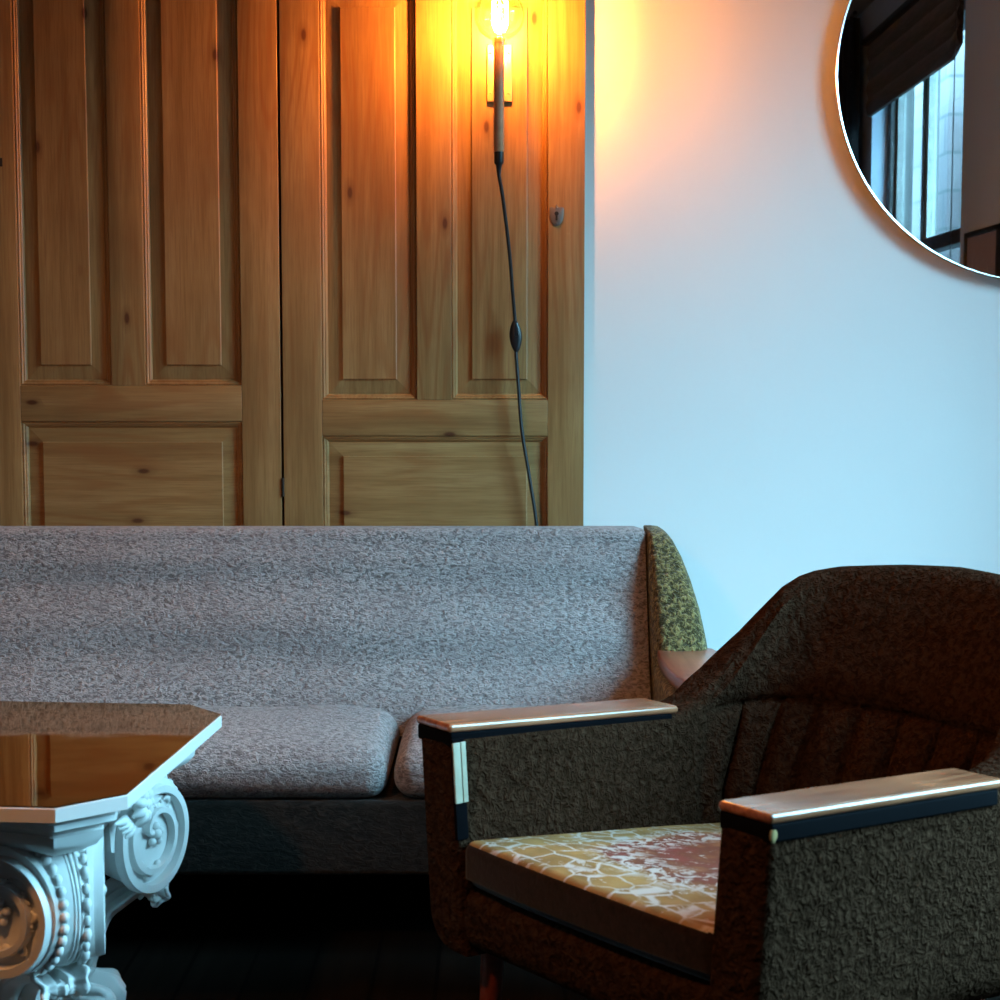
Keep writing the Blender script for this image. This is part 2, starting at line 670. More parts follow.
tag(MB().box((XL, YF, -0.1), (XR, YB+0.5, 0)).build('floor', M['floor'], smooth=0), kind='structure')
tag(MB().box((XL-0.2, YF-0.2, ZT), (XR+0.3, YB+0.5, ZT+0.15)).build('ceiling', M['ceiling'], smooth=0), kind='structure')
wb = MB()
wb.box((CX1, YB, 0), (XR+0.3, YB+0.45, ZT))
tag(wb.build('wall_back', M['wall_white'], smooth=0), kind='structure')
tag(MB().box((XL-0.2, YB, 0), (CX0, YB+0.45, ZT)).build('wall_back_left', M['wall_white'], smooth=0), kind='structure')
tag(MB().box((CX0, YB, CZ), (CX1, YB+0.45, ZT)).build('wall_back_above', M['wall_white'], smooth=0), kind='structure')
wr = MB()
wr.box((XR, YF, 0), (XR+0.20, WY0, ZT))
wr.box((XR, WY1, 0), (XR+0.20, W2[0], ZT))
wr.box((XR, W2[1], 0), (XR+0.20, YB, ZT))
wr.box((XR, W2[0], 0), (XR+0.20, W2[1], W2[2]))
wr.box((XR, W2[0], W2[3]), (XR+0.20, W2[1], ZT))
wr.box((XR, WY0, 0), (XR+0.20, WY1, WZ0))
wr.box((XR, WY0, WZ1), (XR+0.20, WY1, ZT))
tag(wr.build('wall_right', M['wall_dark'], smooth=0), kind='structure')
tag(MB().box((XL-0.2, YF, 0), (XL, YB, ZT)).build('wall_left', M['wall_dim'], smooth=0), kind='structure')
tag(MB().box((XL-0.2, YF-0.2, 0), (XR+0.3, YF, ZT)).build('wall_front', M['wall_dim'], smooth=0), kind='structure')
bb = MB()
bb.rbox((CX1+0.005, YB-0.016, 0.0), (XR, YB, 0.13), 0.005)
bb.rbox((XL, YB-0.016, 0.0), (CX0-0.005, YB, 0.13), 0.005)
tag(bb.build('baseboard_back', M['white_gloss']), kind='structure')

# window
win = tag(empty('window_1', (XR+0.1, (WY0+WY1)/2, WZ0)), kind='structure')
wo = tuple(win.location)
fr = MB()
t = 0.06
fr.rbox((XR+0.08, WY0, WZ0), (XR+0.20, WY0+t, WZ1), 0.006)
fr.rbox((XR+0.08, WY1-t, WZ0), (XR+0.20, WY1, WZ1), 0.006)
fr.rbox((XR+0.08, WY0+t, WZ1-t), (XR+0.20, WY1-t, WZ1), 0.006)
fr.rbox((XR+0.08, WY0+t, WZ0), (XR+0.20, WY1-t, WZ0+t), 0.006)
fr.build('window_frame', M['window_dark'], win, wo)
MB().rbox((XR+0.09, WY0+t, 1.70), (XR+0.17, WY1-t, 1.765), 0.006).build('transom', M['window_dark'], win, wo)
MB().rbox((XR+0.09, -0.135, WZ0+t), (XR+0.17, -0.075, 1.70), 0.006).box((XR+0.10, -0.125, 1.765), (XR+0.17, -0.085, WZ1-t)).build('mullion', M['window_dark'], win, wo)
sa = MB()
for (a, b) in ((WY0+t, -0.125), (-0.085, WY1-t)):
    for (c, d) in ((1.765, WZ1-t),):
        sa.box((XR+0.11, a, c), (XR+0.15, a+0.035, d))
        sa.box((XR+0.11, b-0.035, c), (XR+0.15, b, d))
sa.build('sash', M['window_pale'], win, wo)
MB().box((XR+0.135, WY0+t, WZ0+t), (XR+0.139, WY1-t, WZ1-t)).build('pane', M['pane'], win, wo, smooth=0)
MB().rbox((XR-0.06, WY0-0.05, WZ0-0.04), (XR+0.08, WY1+0.05, WZ0), 0.008).build('window_sill', M['window_dark'], win, wo)

wi2 = tag(empty('window_2', (XR+0.1, (W2[0]+W2[1])/2, W2[2])), kind='structure')
wo2 = tuple(wi2.location)
f2_ = MB()
f2_.rbox((XR+0.10, W2[0], W2[2]), (XR+0.20, W2[0]+0.05, W2[3]), 0.006)
f2_.rbox((XR+0.10, W2[1]-0.05, W2[2]), (XR+0.20, W2[1], W2[3]), 0.006)
f2_.rbox((XR+0.10, W2[0]+0.05, W2[3]-0.05), (XR+0.20, W2[1]-0.05, W2[3]), 0.006)
f2_.rbox((XR+0.10, W2[0]+0.05, W2[2]), (XR+0.20, W2[1]-0.05, W2[2]+0.05), 0.006)
f2_.build('window_frame', M['window_dark'], wi2, wo2)
MB().rbox((XR+0.11, W2[0]+0.05, 1.70), (XR+0.17, W2[1]-0.05, 1.75), 0.006).build('transom', M['window_dark'], wi2, wo2)
MB().box((XR+0.135, W2[0]+0.05, W2[2]+0.05), (XR+0.139, W2[1]-0.05, W2[3]-0.05)).build('pane', M['pane'], wi2, wo2, smooth=0)
MB().rbox((XR-0.05, W2[0]-0.04, W2[2]-0.04), (XR+0.10, W2[1]+0.04, W2[2]), 0.008).build('window_sill', M['window_dark'], wi2, wo2)

# outside: the neighbouring house across a narrow gap
nb = empty('neighbouring_house', (2.9, -2.0, 0))
tag(nb, 'pale brick house wall close outside the window, glimpsed in the mirror, with an added unseen light-blocking part', 'house')
nbo = (2.9, -2.0, 0)
MB().rbox((2.62, -1.60, 0), (3.4, 0.30, 3.3), 0.01).build('brick_wall', M['brick'], nb, nbo)  # unseen near block, added to hold back daylight through window_1
MB().rbox((2.62, -6.5, 0), (3.4, -1.93, 3.6), 0.01).build('brick_wall', M['brick'], nb, nbo)

# roman blind
bl = empty('roman_blind', (XR-0.03, (WY0+WY1)/2, 2.46))
tag(bl, 'dark brown folded roman blind over the window, seen in the mirror', 'blind')
bo = tuple(bl.location)
rows = []
prof = []
for k in range(61):
    z = 2.44 + (2.80-2.44)*k/60
    prof.append((z, 0.012*abs(sin(k/60*pi*4))))
for j in range(30):
    y = WY0-0.01 + (WY1-WY0+0.0)*j/29
    drop = 0.05*max(0, (y-WY1+0.13)/0.13)
    rows.append([(XR-0.020-b, y, z+drop*(2.80-z)/0.36) for z, b in prof] + [(XR-0.004, y, z+drop*(2.80-z)/0.36) for z, b in reversed(prof)])
b = MB()
b.grid(rows, closed_v=True, cap=True)
b.build('blind_cloth', M['blind'], bl, bo)
MB().rbox((XR-0.05, WY0-0.04, 2.80), (XR, WY1+0.02, 2.83), 0.004).build('head_rail', M['black_plastic'], bl, bo)
MB().rbox((XR-0.045, WY1-0.075, 2.70), (XR-0.02, WY1-0.045, 2.80), 0.006).build('chain_housing', M['black_plastic'], bl, bo)
MB().tube([(XR-0.03, WY1-0.03, 2.79), (XR-0.032, WY1-0.028, 2.0), (XR-0.03, WY1-0.03, 1.2)], 0.0025, 6).build('pull_cord', M['black_plastic'], bl, bo)

# curtain
cu = MB()
rows = []
for j in range(70):
    y = -1.42 + 0.66*j/69
    x = XR-0.09 + 0.03*sin(j*0.72)
    rows.append([(x+0.008*sin(z*3+j), y, z) for z in [0.02 + 2.93*k/20 for k in range(21)]])
cu.grid(rows)
cu.grid([[(p[0]+0.006, p[1], p[2]) for p in r] for r in rows])
co = empty('curtain', (XR-0.09, -1.09, 0))
tag(co, 'long black curtain beside the window, seen at the left edge of the mirror', 'curtain')
cu.build('curtain_cloth', M['black_cloth'], co, tuple(co.location))
MB().tube([(XR-0.09, -1.46, 2.965), (XR-0.09, -0.76, 2.965)], 0.011, 10).build('curtain_rod', M['black_plastic'], co, tuple(co.location))

# framed print on right wall
pf = empty('framed_picture', (XR, 1.28, 1.15))
tag(pf, 'framed grey print in a black frame on the taupe wall, reflected in the mirror', 'picture')
fo = (XR, 1.28, 1.15)
q = MB()
y0, y1, z0, z1, w = 1.035, 1.52, 1.15, 1.70, 0.022
q.rbox((XR-0.025, y0, z0), (XR-0.001, y0+w, z1), 0.003)
q.rbox((XR-0.025, y1-0.06, z0), (XR-0.001, y1, z1), 0.003)
q.rbox((XR-0.025, y0, z1-w), (XR-0.001, y1, z1), 0.003)
q.rbox((XR-0.025, y0, z0), (XR-0.001, y1, z0+w), 0.003)
q.build('picture_frame', M['black_frame'], pf, fo)
MB().box((XR-0.016, y0+w, z0+w), (XR-0.006, y1-0.06, z1-w)).build('print', M['art'], pf, fo, smooth=0)

# ---------------------------------------------------------------- cupboard
cb = empty('built_in_cupboard', (-0.52, DY, 0))
tag(cb, 'built-in cupboard with two panelled doors of stripped pine behind the sofa', 'cupboard')
cbo = tuple(cb.location)
ca = MB()
ca.box((CX0+0.004, YB+0.014, 0.002), (CX0+0.02, YB+0.42, CZ-0.004))
ca.box((CX1-0.02, YB+0.014, 0.002), (CX1-0.004, YB+0.42, CZ-0.004))
ca.box((CX0+0.02, YB+0.014, CZ-0.02), (CX1-0.02, YB+0.42, CZ-0.004))
ca.box((CX0+0.02, YB+0.014, 0), (CX1-0.02, YB+0.42, 0.06))
ca.box((CX0+0.02, YB+0.40, 0.06), (CX1-0.02, YB+0.42, CZ-0.02))
ca.build('carcass', M['dark'], cb, cbo, smooth=0)


def rings(mb, x0, x1, z0, z1, seq, fill=False):
    rows = []
    for (i, d) in seq:
        rows.append([(x0+i, DY+d, z0+i), (x1-i, DY+d, z0+i), (x1-i, DY+d, z1-i), (x0+i, DY+d, z1-i)])
    base = len(mb.v)
    mb.grid(rows, closed_v=True)
    if fill:
        k = base + 4*(len(rows)-1)
        mb.f.append([k, k+1, k+2, k+3])
        mb.mi.append(0)


MOLD = [(0.0, 0.0005), (0.0008, 0.006), (0.002, 0.0045), (0.0045, 0.0040), (0.0062, 0.0055), (0.0072, 0.0085),
        (0.0095, 0.0085), (0.0125, 0.0115), (0.0150, 0.0165)]


def make_door(x0, x1, zt, zoff, ups, low):
    """ups: (x0, x1) of the two tall openings; low: (x0, x1)"""
    dz = zoff
    uz0, uz1 = 1.0795+dz, 2.041+dz
    lz0, lz1 = 0.32+dz, 0.9938+dz
    y0, y1 = DY, DY+0.026
    d = MB()
    zb = 0.09
    e = 0.0015
    parts = [((x0, zb), (ups[0][0], zt), 0), ((ups[1][1], zb), (x1, zt), 0), ((ups[0][1], uz0), (ups[1][0], uz1), 0),
             ((ups[0][0], uz1), (ups[1][1], zt), 1), ((ups[0][0], lz1), (ups[1][1], uz0), 1), ((ups[0][0], zb), (ups[1][1], lz0), 1)]
    for (a, b, mi) in parts:
        d.rbox((a[0], y0, a[1]), (b[0], y1, b[1]), e, seg=2, mi=mi)
    door = d.build('door', [M['pine_v'], M['pine_h']], cb, cbo)
    for (a, b, c, f, mat) in ((ups[0][0], ups[0][1], uz0, uz1, 'pine_v'), (ups[1][0], ups[1][1], uz0, uz1, 'pine_v'), (low[0], low[1], lz0, lz1, 'pine_h')):
        m = MB()
        rings(m, a, b, c, f, MOLD)
        m.build('moulding', M[mat], door, cbo, smooth=0)
        p = MB()
        rings(p, a, b, c, f, [(0.013, 0.020), (0.0135, 0.0155), (0.047, 0.0115), (0.0485, 0.0110), (0.0488, 0.0062), (0.0500, 0.0055)], fill=True)
        p.build('panel', M[mat], door, cbo, smooth=0)
    return door


dr = make_door(-0.5144, 0.1991, 2.20, 0.0, ((-0.422, -0.1968), (-0.115, 0.1126)), (-0.422, 0.1126))
dl = make_door(-1.2320, -0.5203, 2.22, 0.034, ((-1.1371, -0.9201), (-0.8398, -0.6124)), (-1.1371, -0.6124))


def escutcheon(x, z, door):
    poly = []
    s = 0.0168
    for k in range(41):
        a = pi + pi*k/40
        poly.append((s*cos(a), 0.004 + 0.030*sin(a) if True else 0))
    top = [(s, 0.016), (0.012, 0.019), (0.006, 0.0175), (0.0025, 0.021), (0, 0.025), (-0.0025, 0.021), (-0.006, 0.0175), (-0.012, 0.019), (-s, 0.016)]
    poly = poly + top
    m = MB()
    n = len(poly)
    r1 = [(x+p, DY-0.0002, z+q) for p, q in poly]
    r2 = [(x+p, DY-0.0016, z+q) for p, q in poly]
    r3 = [(x+p*0.86, DY-0.0028, z+q*0.86) for p, q in poly]
    m.grid([r1, r2, r3], closed_v=True, cap=True)
    for (px, pz) in ((0, -0.020), (0, 0.017)):
        m.sphere((x+px, DY-0.003, z+pz), 0.0022, 6)
    e = m.build('escutcheon', M['pewter'], door, cbo)
    k = MB()
    k.lathe([(0.0050, 0), (0.0050, -0.0008)], 16, (x, DY-0.0028, z+0.003), axis='y')
    k.box((x-0.0024, DY-0.0036, z-0.013), (x+0.0024, DY-0.0028, z+0.002))
    # the hole's shade is a dark shape laid on the plate, no recess
    ko = k.build('keyhole', M['dark'], door, cbo)
    return e


escutcheon(0.1327, 1.5129, dr)
kh = MB()
kh.rbox((-1.1790, DY-0.002, 1.625), (-1.1655, DY, 1.645), 0.001)
kh.build('keyhole_plate', M['dark'], dl, cbo)
for z in (0.872, 2.13):
    MB().tube([(-0.5165, DY-0.0015, z-0.022), (-0.5165, DY-0.0015, z+0.022)], 0.0032, 8).build('hinge', M['dark'], dr, cbo)

# ---------------------------------------------------------------- wall lamp
lamp = empty('bracket_lamp', (0, DY, 1.80))
tag(lamp, 'lit lamp with round clear bulb on a copper tube, fixed to the pine door', 'lamp')
lo = tuple(lamp.location)
LY = 3.670
LX = -0.0025
BX, BZ = 0.0, 1.944
MB().rbox((-0.0303, DY-0.004, 1.774), (0.028, DY+0.0055, 1.905), 0.002).build('backplate', M['brass'], lamp, lo)
for z in (1.794, 1.885):
    for x in (-0.022, 0.020):
        MB().sphere((x, DY-0.0045, z), 0.0028, 6).build('screw', M['brass'], lamp, lo)
MB().tube([(LX, LY, 1.84), (LX, DY-0.003, 1.84)], 0.006, 12).build('bracket', M['copper'], lamp, lo)
MB().lathe([(0.0105, 1.642), (0.0118, 1.644), (0.0118, 1.882), (0.0108, 1.884)], 24, (LX, LY, 0)).build('lamp_tube', M['copper'], lamp, lo)
MB().lathe([(0.0042, 1.588), (0.0055, 1.598), (0.0070, 1.612), (0.0105, 1.616), (0.0112, 1.618), (0.0112, 1.641), (0.010, 1.6418)], 20, (LX, LY, 0)).build('end_cap', M['black_plastic'], lamp, lo)
prof = []
RB = 0.0563
for k in range(40):
    a = -1.28 + (pi/2+1.28)*k/39
    prof.append((max(RB*cos(a), 0.0004), BZ + RB*sin(a)))
prof = [(0.0155, 1.875), (0.0158, 1.884)] + prof
bulb = MB()
rows = [[(LX*0.5+r*cos(2*pi*k/48), LY+r*sin(2*pi*k/48), z) for k in range(48)] for r, z in prof]
bulb.grid(rows, closed_v=True)
bulb_o = bulb.build('bulb', M['bulb_glass'], lamp, lo, smooth=180)
fl = MB()
pts = []
for k in range(8):
    a = 2*pi*k/8
    r = 0.0165
    fl.tube([(BX+r*0.6*cos(a), LY+r*0.6*sin(a), BZ-0.036), (BX+r*cos(a), LY+r*sin(a), BZ-0.02), (BX+r*cos(a), LY+r*sin(a), BZ+0.030), (BX+r*0.5*cos(a), LY+r*0.5*sin(a), BZ+0.040)], 0.0011, 6)
fl.build('filament', M['filament'], bulb_o, lo)
MB().lathe([(0.0125, 1.884), (0.0125, 1.894), (0.006, 1.897), (0.004, 1.908), (0.002, 1.910)], 16, (LX*0.5, LY, 0)).build('bulb_base', M['brass'], bulb_o, lo)
cpts = [(LX, LY, 1.600), (LX+0.001, LY, 1.585), (0.006, LY+0.016, 1.5435), (0.021, LY+0.055, 1.4285), (0.029, 3.752, 1.336), (0.0345, 3.768, 1.275),
        (0.0374, 3.770, 1.2316), (0.0378, 3.771, 1.19), (0.0422, 3.773, 1.13), (0.0517, 3.775, 1.0095), (0.0707, 3.778, 0.8918), (0.088, 3.780, 0.7734),
        (0.10, 3.782, 0.60), (0.08, 3.782, 0.30), (0.12, 3.78, 0.06), (0.25, 3.775, 0.01)]
cord = MB().tube(spline(cpts, 10), 0.0042, 8).build('cord', M['black_cord'], lamp, lo)
sw = MB()
rows = []
for k in range(25):
    u = k/24
    z = 1.2666 - 0.0750*u
    wdt = 0.0032 + 0.0115*sin(pi*u)**0.7
    x = 0.0350 + 0.0035*u
    rows.append([(x+wdt*cos(2*pi*j/20), 3.7705+min(wdt, 0.008)*0.85*sin(2*pi*j/20), z) for j in range(20)])
sw.grid(rows, closed_v=True, cap=True)
swo = sw.build('cord_switch', M['black_plastic'], cord, lo)
rk = MB()
rk.lathe([(0.0058, 0.0), (0.0064, -0.0012), (0.0050, -0.0018), (0.0040, -0.0006), (0.0005, -0.0006)], 18, (0.038, 3.7645, 1.2325), axis='y')
rk.build('cord_switch_button', M['black_plastic'], cord, lo)

# pendant lamp with a black dome shade, above the near side of the table
PX, PY, PZ = -0.9, 1.45, 1.97
pn = empty('pendant_lamp', (PX, PY, PZ))
tag(pn, 'lit pendant lamp with black dome shade hanging high above the white table', 'lamp')
pno = (PX, PY, PZ)
MB().sphere(pno, 0.05, 14).build('pendant_bulb', M['opal'], pn, pno, smooth=180)
dome = [(0.118, -0.035), (0.116, -0.005), (0.104, 0.035), (0.080, 0.068), (0.045, 0.090), (0.018, 0.098), (0.018, 0.093), (0.043, 0.085), (0.077, 0.064), (0.101, 0.033), (0.113, -0.006), (0.115, -0.035)]
dm = MB()
dm.grid([[(PX+r*cos(2*pi*k/48), PY+r*sin(2*pi*k/48), PZ+z) for k in range(48)] for r, z in dome], closed_u=True, closed_v=True)
dm.build('lamp_shade', M['black_plastic'], pn, pno)
MB().lathe([(0.017, 0.05), (0.017, 0.11), (0.004, 0.12), (0.004, ZT-PZ-0.02), (0.05, ZT-PZ-0.018), (0.05, ZT-PZ)], 20, pno).build('lamp_stem', M['black_plastic'], pn, pno)

# ---------------------------------------------------------------- mirror
mi_ = empty('round_mirror', (1.2643, YB, 1.839))
tag(mi_, 'large round wall mirror with thin bright metal rim on the white wall', 'mirror')
mo = tuple(mi_.location)
RM = 0.485
MY = 3.785
MB().lathe([(RM-0.006, 0.0), (RM-0.006, 0.003)], 160, (1.2643, MY, 1.839), axis='y').build('mirror_glass', M['mirror'], mi_, mo)
prof = [(RM-0.0065, 0.002), (RM-0.005, -0.002), (RM-0.002, -0.003), (RM, -0.001), (RM, 0.018), (RM-0.02, 0.022), (RM-0.02, 0.010), (RM-0.006, 0.006)]
rows = [[(1.2643+r*cos(2*pi*k/160), MY+y, 1.839+r*sin(2*pi*k/160)) for k in range(160)] for r, y in prof]
m = MB()
m.grid(rows, closed_u=True, closed_v=True)
m.build('mirror_rim', M['chrome'], mi_, mo)
MB().lathe([(0.20, 0.020), (0.20, 0.031)], 40, (1.2643, MY, 1.839), axis='y').build('hanging_plate', M['dark'], mi_, mo)

# ---------------------------------------------------------------- sofa
SX0, SX1 = -1.44, 0.330
so = empty('sofa', ((SX0+SX1)/2, 3.38, 0))
tag(so, 'long pale grey sofa with olive side panels, in front of the pine cupboard', 'sofa')
soo = tuple(so.location)


def back_y(z):
    """front surface of the sofa back"""
    return interp(z, [(0.36, 3.400), (0.40, 3.425), (0.44, 3.452), (0.50, 3.492), (0.56, 3.520), (0.62, 3.548), (0.68, 3.574), (0.74, 3.596), (0.775, 3.606)])


rows = []
nx = 90
for i in range(nx+1):
    u = i/nx
    x = SX0 + (SX1-SX0)*u
    ed = min(x-SX0, SX1-x)
    rr = 0.007
    e = 0.0 if ed > rr else rr - sqrt(max(rr*rr-(rr-ed)**2, 0))
    row = []
    for k in range(40):
        z = 0.36 + (0.767-0.36)*k/39
        sag = 0.006*sin(x*3.1+z*9) + 0.0075*sin(z*40+0.6+0.7*sin(x*2.3)) + 0.004*sin(x*7.3+1.2)*sin(z*14)
        row.append((x, back_y(z)+sag*sstep(0, 0.12, ed)*sstep(0.775, 0.70, z)+e, z))
    r = 0.024
    for k in range(1, 9):       # rolled top
        a = pi/2*k/8
        row.append((x, back_y(0.767)+e*(1-k/8)+r-r*cos(a), 0.767+(r-e)*sin(a)))
    row.append((x, 3.70, 0.789-e*0.9))
    row.append((x, 3.735, 0.785-e))
    row.append((x, 3.745, 0.76))
    row.append((x, 3.745, 0.36))
    rows.append(row)
m = MB()
m.grid(rows, closed_v=True, cap=True)
m.build('sofa_back', M['sofa'], so, soo, smooth=60)

# base
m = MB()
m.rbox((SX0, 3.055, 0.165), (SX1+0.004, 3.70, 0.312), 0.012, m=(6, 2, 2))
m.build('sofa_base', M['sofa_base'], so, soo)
# seat cushions
cw = [(-1.42, -0.832), (-0.828, -0.219), (-0.208, 0.322)]
for n_, (a, b) in enumerate(cw):
    cx, cy = (a+b)/2, 3.27
    hx, hy = (b-a)/2, 0.23

    def dfm(x, y, z, cx=cx, cy=cy, hx=hx, hy=hy, n_=n_):
        u, v = (x-cx)/hx, (y-cy)/hy
        k = (1-u**4)*(1-v**4)
        if z > 0.37:
            z += 0.012*k - 0.006*(abs(u)**6)
        y -= 0.012*(1-u*u)*(1 if v < 0 else 0)*sstep(0.32, 0.37, z)*sstep(0.44, 0.38, z)
        z += 0.003*sin(x*17+n_)*sin(y*15)*(1 if z > 0.36 else 0)
        return (x, y, z)
    m = MB()
    m.rbox((a, 3.045, 0.314), (b, 3.50, 0.413), 0.042, seg=7, m=(14, 10, 1), deform=dfm)
    m.build('seat_cushion', M['sofa'], so, soo, smooth=60)


def side_panel(sgn, xin):
    """tapered wing plus arm body, olive fabric"""
    m = MB()
    rows = []
    zs = [(0.165, 0.125, 3.40), (0.30, 0.128, 3.40), (0.45, 0.130, 3.41), (0.53, 0.127, 3.43), (0.56, 0.122, 3.44), (0.62, 0.111, 3.475), (0.68, 0.094, 3.51),
          (0.73, 0.076, 3.545), (0.765, 0.058, 3.575), (0.779, 0.047, 3.592), (0.786, 0.036, 3.604), (0.789, 0.020, 3.62)]
    for (z, w_, yf) in zs:
        row = []
        yb = 3.75 if z < 0.77 else 3.74
        hx, hy = w_/2, (yb-yf)/2
        if z > 0.788:
            hy -= 0.02
        for k in range(40):
            a = 2*pi*k/40
            ca, sa = cos(a), sin(a)
            p = 0.42
            ux = math.copysign(abs(ca)**p, ca)
            uy = math.copysign(abs(sa)**p, sa)
            row.append((xin + sgn*(hx + hx*ux), (yf+yb)/2 + hy*uy, z))
        rows.append(row)
    m.grid(rows, closed_v=True, cap=True)
    m.build('side_panel', M['olive'], so, soo, smooth=60)
    b_ = MB()
    lo_, hi_ = (xin, 3.07, 0.165), (xin+sgn*0.118, 3.46, 0.512)
    b_.rbox((min(lo_[0], hi_[0]), lo_[1], lo_[2]), (max(lo_[0], hi_[0]), hi_[1], hi_[2]), 0.02, seg=4)
    b_.build('arm', M['olive'], so, soo)
    poly = [(0.010, 3.47), (0.006, 3.36), (0.008, 3.25), (0.018, 3.16), (0.038, 3.09), (0.075, 3.05), (0.115, 3.045), (0.130, 3.06), (0.134, 3.20), (0.134, 3.47)]
    poly = spline(poly + [poly[0]], 5)[:-1]
    c_ = MB()
    n = len(poly)
    rws = []
    for (z, sc) in ((0.512, 0.93), (0.515, 0.985), (0.524, 1.0), (0.534, 1.0), (0.540, 0.985), (0.542, 0.94)):
        rws.append([(xin + sgn*(0.07+(p-0.07)*sc), 3.26+(q-3.26)*(1-(1-sc)*0.35), z) for p, q in poly])
    c_.grid(rws, closed_v=True, cap=True)
    c_.build('armrest', M['sofa_wood'], so, soo, smooth=50)


side_panel(1, 0.334)
side_panel(-1, SX0-0.004)
for (x, y) in ((SX0+0.06, 3.12), (SX1-0.04, 3.12), (SX0+0.06, 3.66), (SX1-0.04, 3.66)):
    MB().lathe([(0.012, 0.0), (0.013, 0.004), (0.020, 0.15), (0.020, 0.167)], 20, (x, y, 0)).build('leg', M['leg_wood'], so, soo)

# ---------------------------------------------------------------- armchair
CH = empty('armchair', (0.102, 2.232, 0), R(39.3))
tag(CH, 'dark brown armchair with wooden arm tops and patterned seat, in front of the white wall', 'armchair')
AY = 0.3265
TH = 0.088
ZB = 0.236
ARC = 0.14
BS = 0.70
L1 = BS - ARC
LARC = ARC*pi/2
LB = 2*(AY-ARC)
LT = 2*L1 + 2*LARC + LB


def path(L):
    """plan of the shell: left arm, round the back, right arm"""
    mir = L > LT/2
    l = LT - L if mir else L
    if l < L1:
        s, y, nx_, ny_ = l, AY, 0, -1
    elif l < L1+LARC:
        a = (l-L1)/ARC
        s, y, nx_, ny_ = L1+ARC*sin(a), AY-ARC+ARC*cos(a), -sin(a), -cos(a)
    else:
        s, y, nx_, ny_ = BS, AY-ARC-(l-L1-LARC), -1, 0
    if mir:
        y, ny_ = -y, -ny_
    return s, y, nx_, ny_, l


HP = [(0, 0.581), (0.20, 0.567), (0.49, 0.545), (0.54, 0.566), (0.58, 0.608), (0.62, 0.668), (0.66, 0.745), (0.68, 0.765), (0.70, 0.775), (0.74, 0.785), (0.79, 0.791),
      (0.86, 0.798), (0.92, 0.801), (LT/2, 0.803)]


def shell_pt(L, nrm, z):
    s, y, a, b, l = path(L)
    w = sstep(0.40, 0.70, l)
    lean = 0.17*max(0, (z-0.40)/0.40)*w
    bow = 0.03*sstep(0.7, LT/2, l)
    flare = 0.030*(0.60-z)/0.36*(1-w) if z < 0.6 else 0
    n = nrm + flare
    if z < 0.35:
        z -= 0.055*min(s, 0.7)*(0.35-z)/0.11
    return (s + a*n + lean + bow, y + b*n, z)


def seam(L, z):
    """how far the inner surface is pushed in along stitched seams, and padded between"""
    l = min(L, LT-L)
    if l < 0.5:
        return 0.0
    d = 0.0
    zs = 0.560 - 0.02*((L-LT/2)/0.45)**2
    act = sstep(0.52, 0.60, l)
    d -= 0.012*exp(-((z-zs)/0.0055)**2)*act
    if z < zs:
        q = (L-LT/2)/0.083
        fr_ = abs(q-round(q))*0.083
        kill = 1 if abs(round(q)) <= 5 else 0
        d -= 0.011*exp(-(fr_/0.005)**2)*act*kill
        d += 0.009*(1-exp(-(fr_/0.02)**2))*(1-exp(-((zs-z)/0.03)**2))*act
    else:
        d += 0.014*(1-exp(-((z-zs)/0.03)**2))*act*sstep(0.80, 0.70, z)
    return d


Ls = []
x = 0.016
while x < 0.46:
    Ls.append(x)
    x += 0.03
x = 0.46
while x < LT/2:
    Ls.append(x)
    x += 0.005
Ls = Ls + [LT/2] + [LT-q for q in reversed(Ls)]
rows = []


def section(L, inset=0.0, front=0.0):
    s, y, a, b, l = path(L)
    h = interp(l, HP)
    w = sstep(0.45, 0.75, l)
    th = TH - 0.03*w
    rt = 0.012 + (th/2-0.012)*w          # flat-topped arms, rolled back
    hi = th/2
    pts = []
    NI = 70
    for k in range(NI):
        z = ZB + 0.01 + (h-rt-ZB-0.01)*k/(NI-1)
        pts.append((TH/2-(TH-th)*sstep(0.45, 0.8, z)+seam(L, z), z))
    top_n = TH/2-(TH-th)*sstep(0.45, 0.8, h)
    c_in, c_out = top_n-rt, -TH/2+rt
    for k in range(1, 7):
        a_ = pi/2*k/6
        pts.append((c_in+rt*cos(a_), h-rt+rt*sin(a_)))
    for k in range(1, 7):
        a_ = pi/2+pi/2*k/6
        pts.append((c_out+rt*cos(a_), h-rt+rt*sin(a_)))
    rb = 0.055
    for k in range(1, 20):
        z = h-rt-(h-rt-ZB-rb)*k/19
        pts.append((-TH/2, z))
    for k in range(1, 8):
        a_ = pi/2*k/7
        pts.append((-TH/2+rb*(1-cos(a_)), ZB+rb-rb*sin(a_)))
    pts.append((TH/2, ZB))
    out = []
    for (n, z) in pts:
        if inset:
            n = n*(TH/2-inset)/(TH/2)
            zc_ = (h+ZB)/2
            z = zc_ + (z-zc_)*((h-ZB)/2-inset)/((h-ZB)/2)
        p = shell_pt(L, n, z)
        out.append((p[0]-front, p[1], p[2]))
    return out


r_ = 0.014
for k in range(6):
    a_ = pi/2*k/5
    rows.append(section(0.016, r_*(1-sin(a_)) if k < 5 else 0, 0.016 - (r_-r_*cos(a_))))
rows = rows[:-1]
for L in Ls:
    rows.append(section(L))
for k in range(4, -1, -1):
    a_ = pi/2*k/5
    rows.append(section(LT-0.016, r_*(1-sin(a_)), 0.016 - (r_-r_*cos(a_))))
m = MB()
m.grid(rows, closed_v=True, cap=True)
m.build('shell', M['chair'], CH, smooth=50)
m = MB()
m.rbox((0.008, -0.30, 0.242), (0.66, 0.30, 0.345), 0.035, seg=5, m=2, deform=lambda x, y, z: (x, y, z-0.15*x*(z-0.242)/0.103))
m.build('seat_rail', M['chair'], CH)


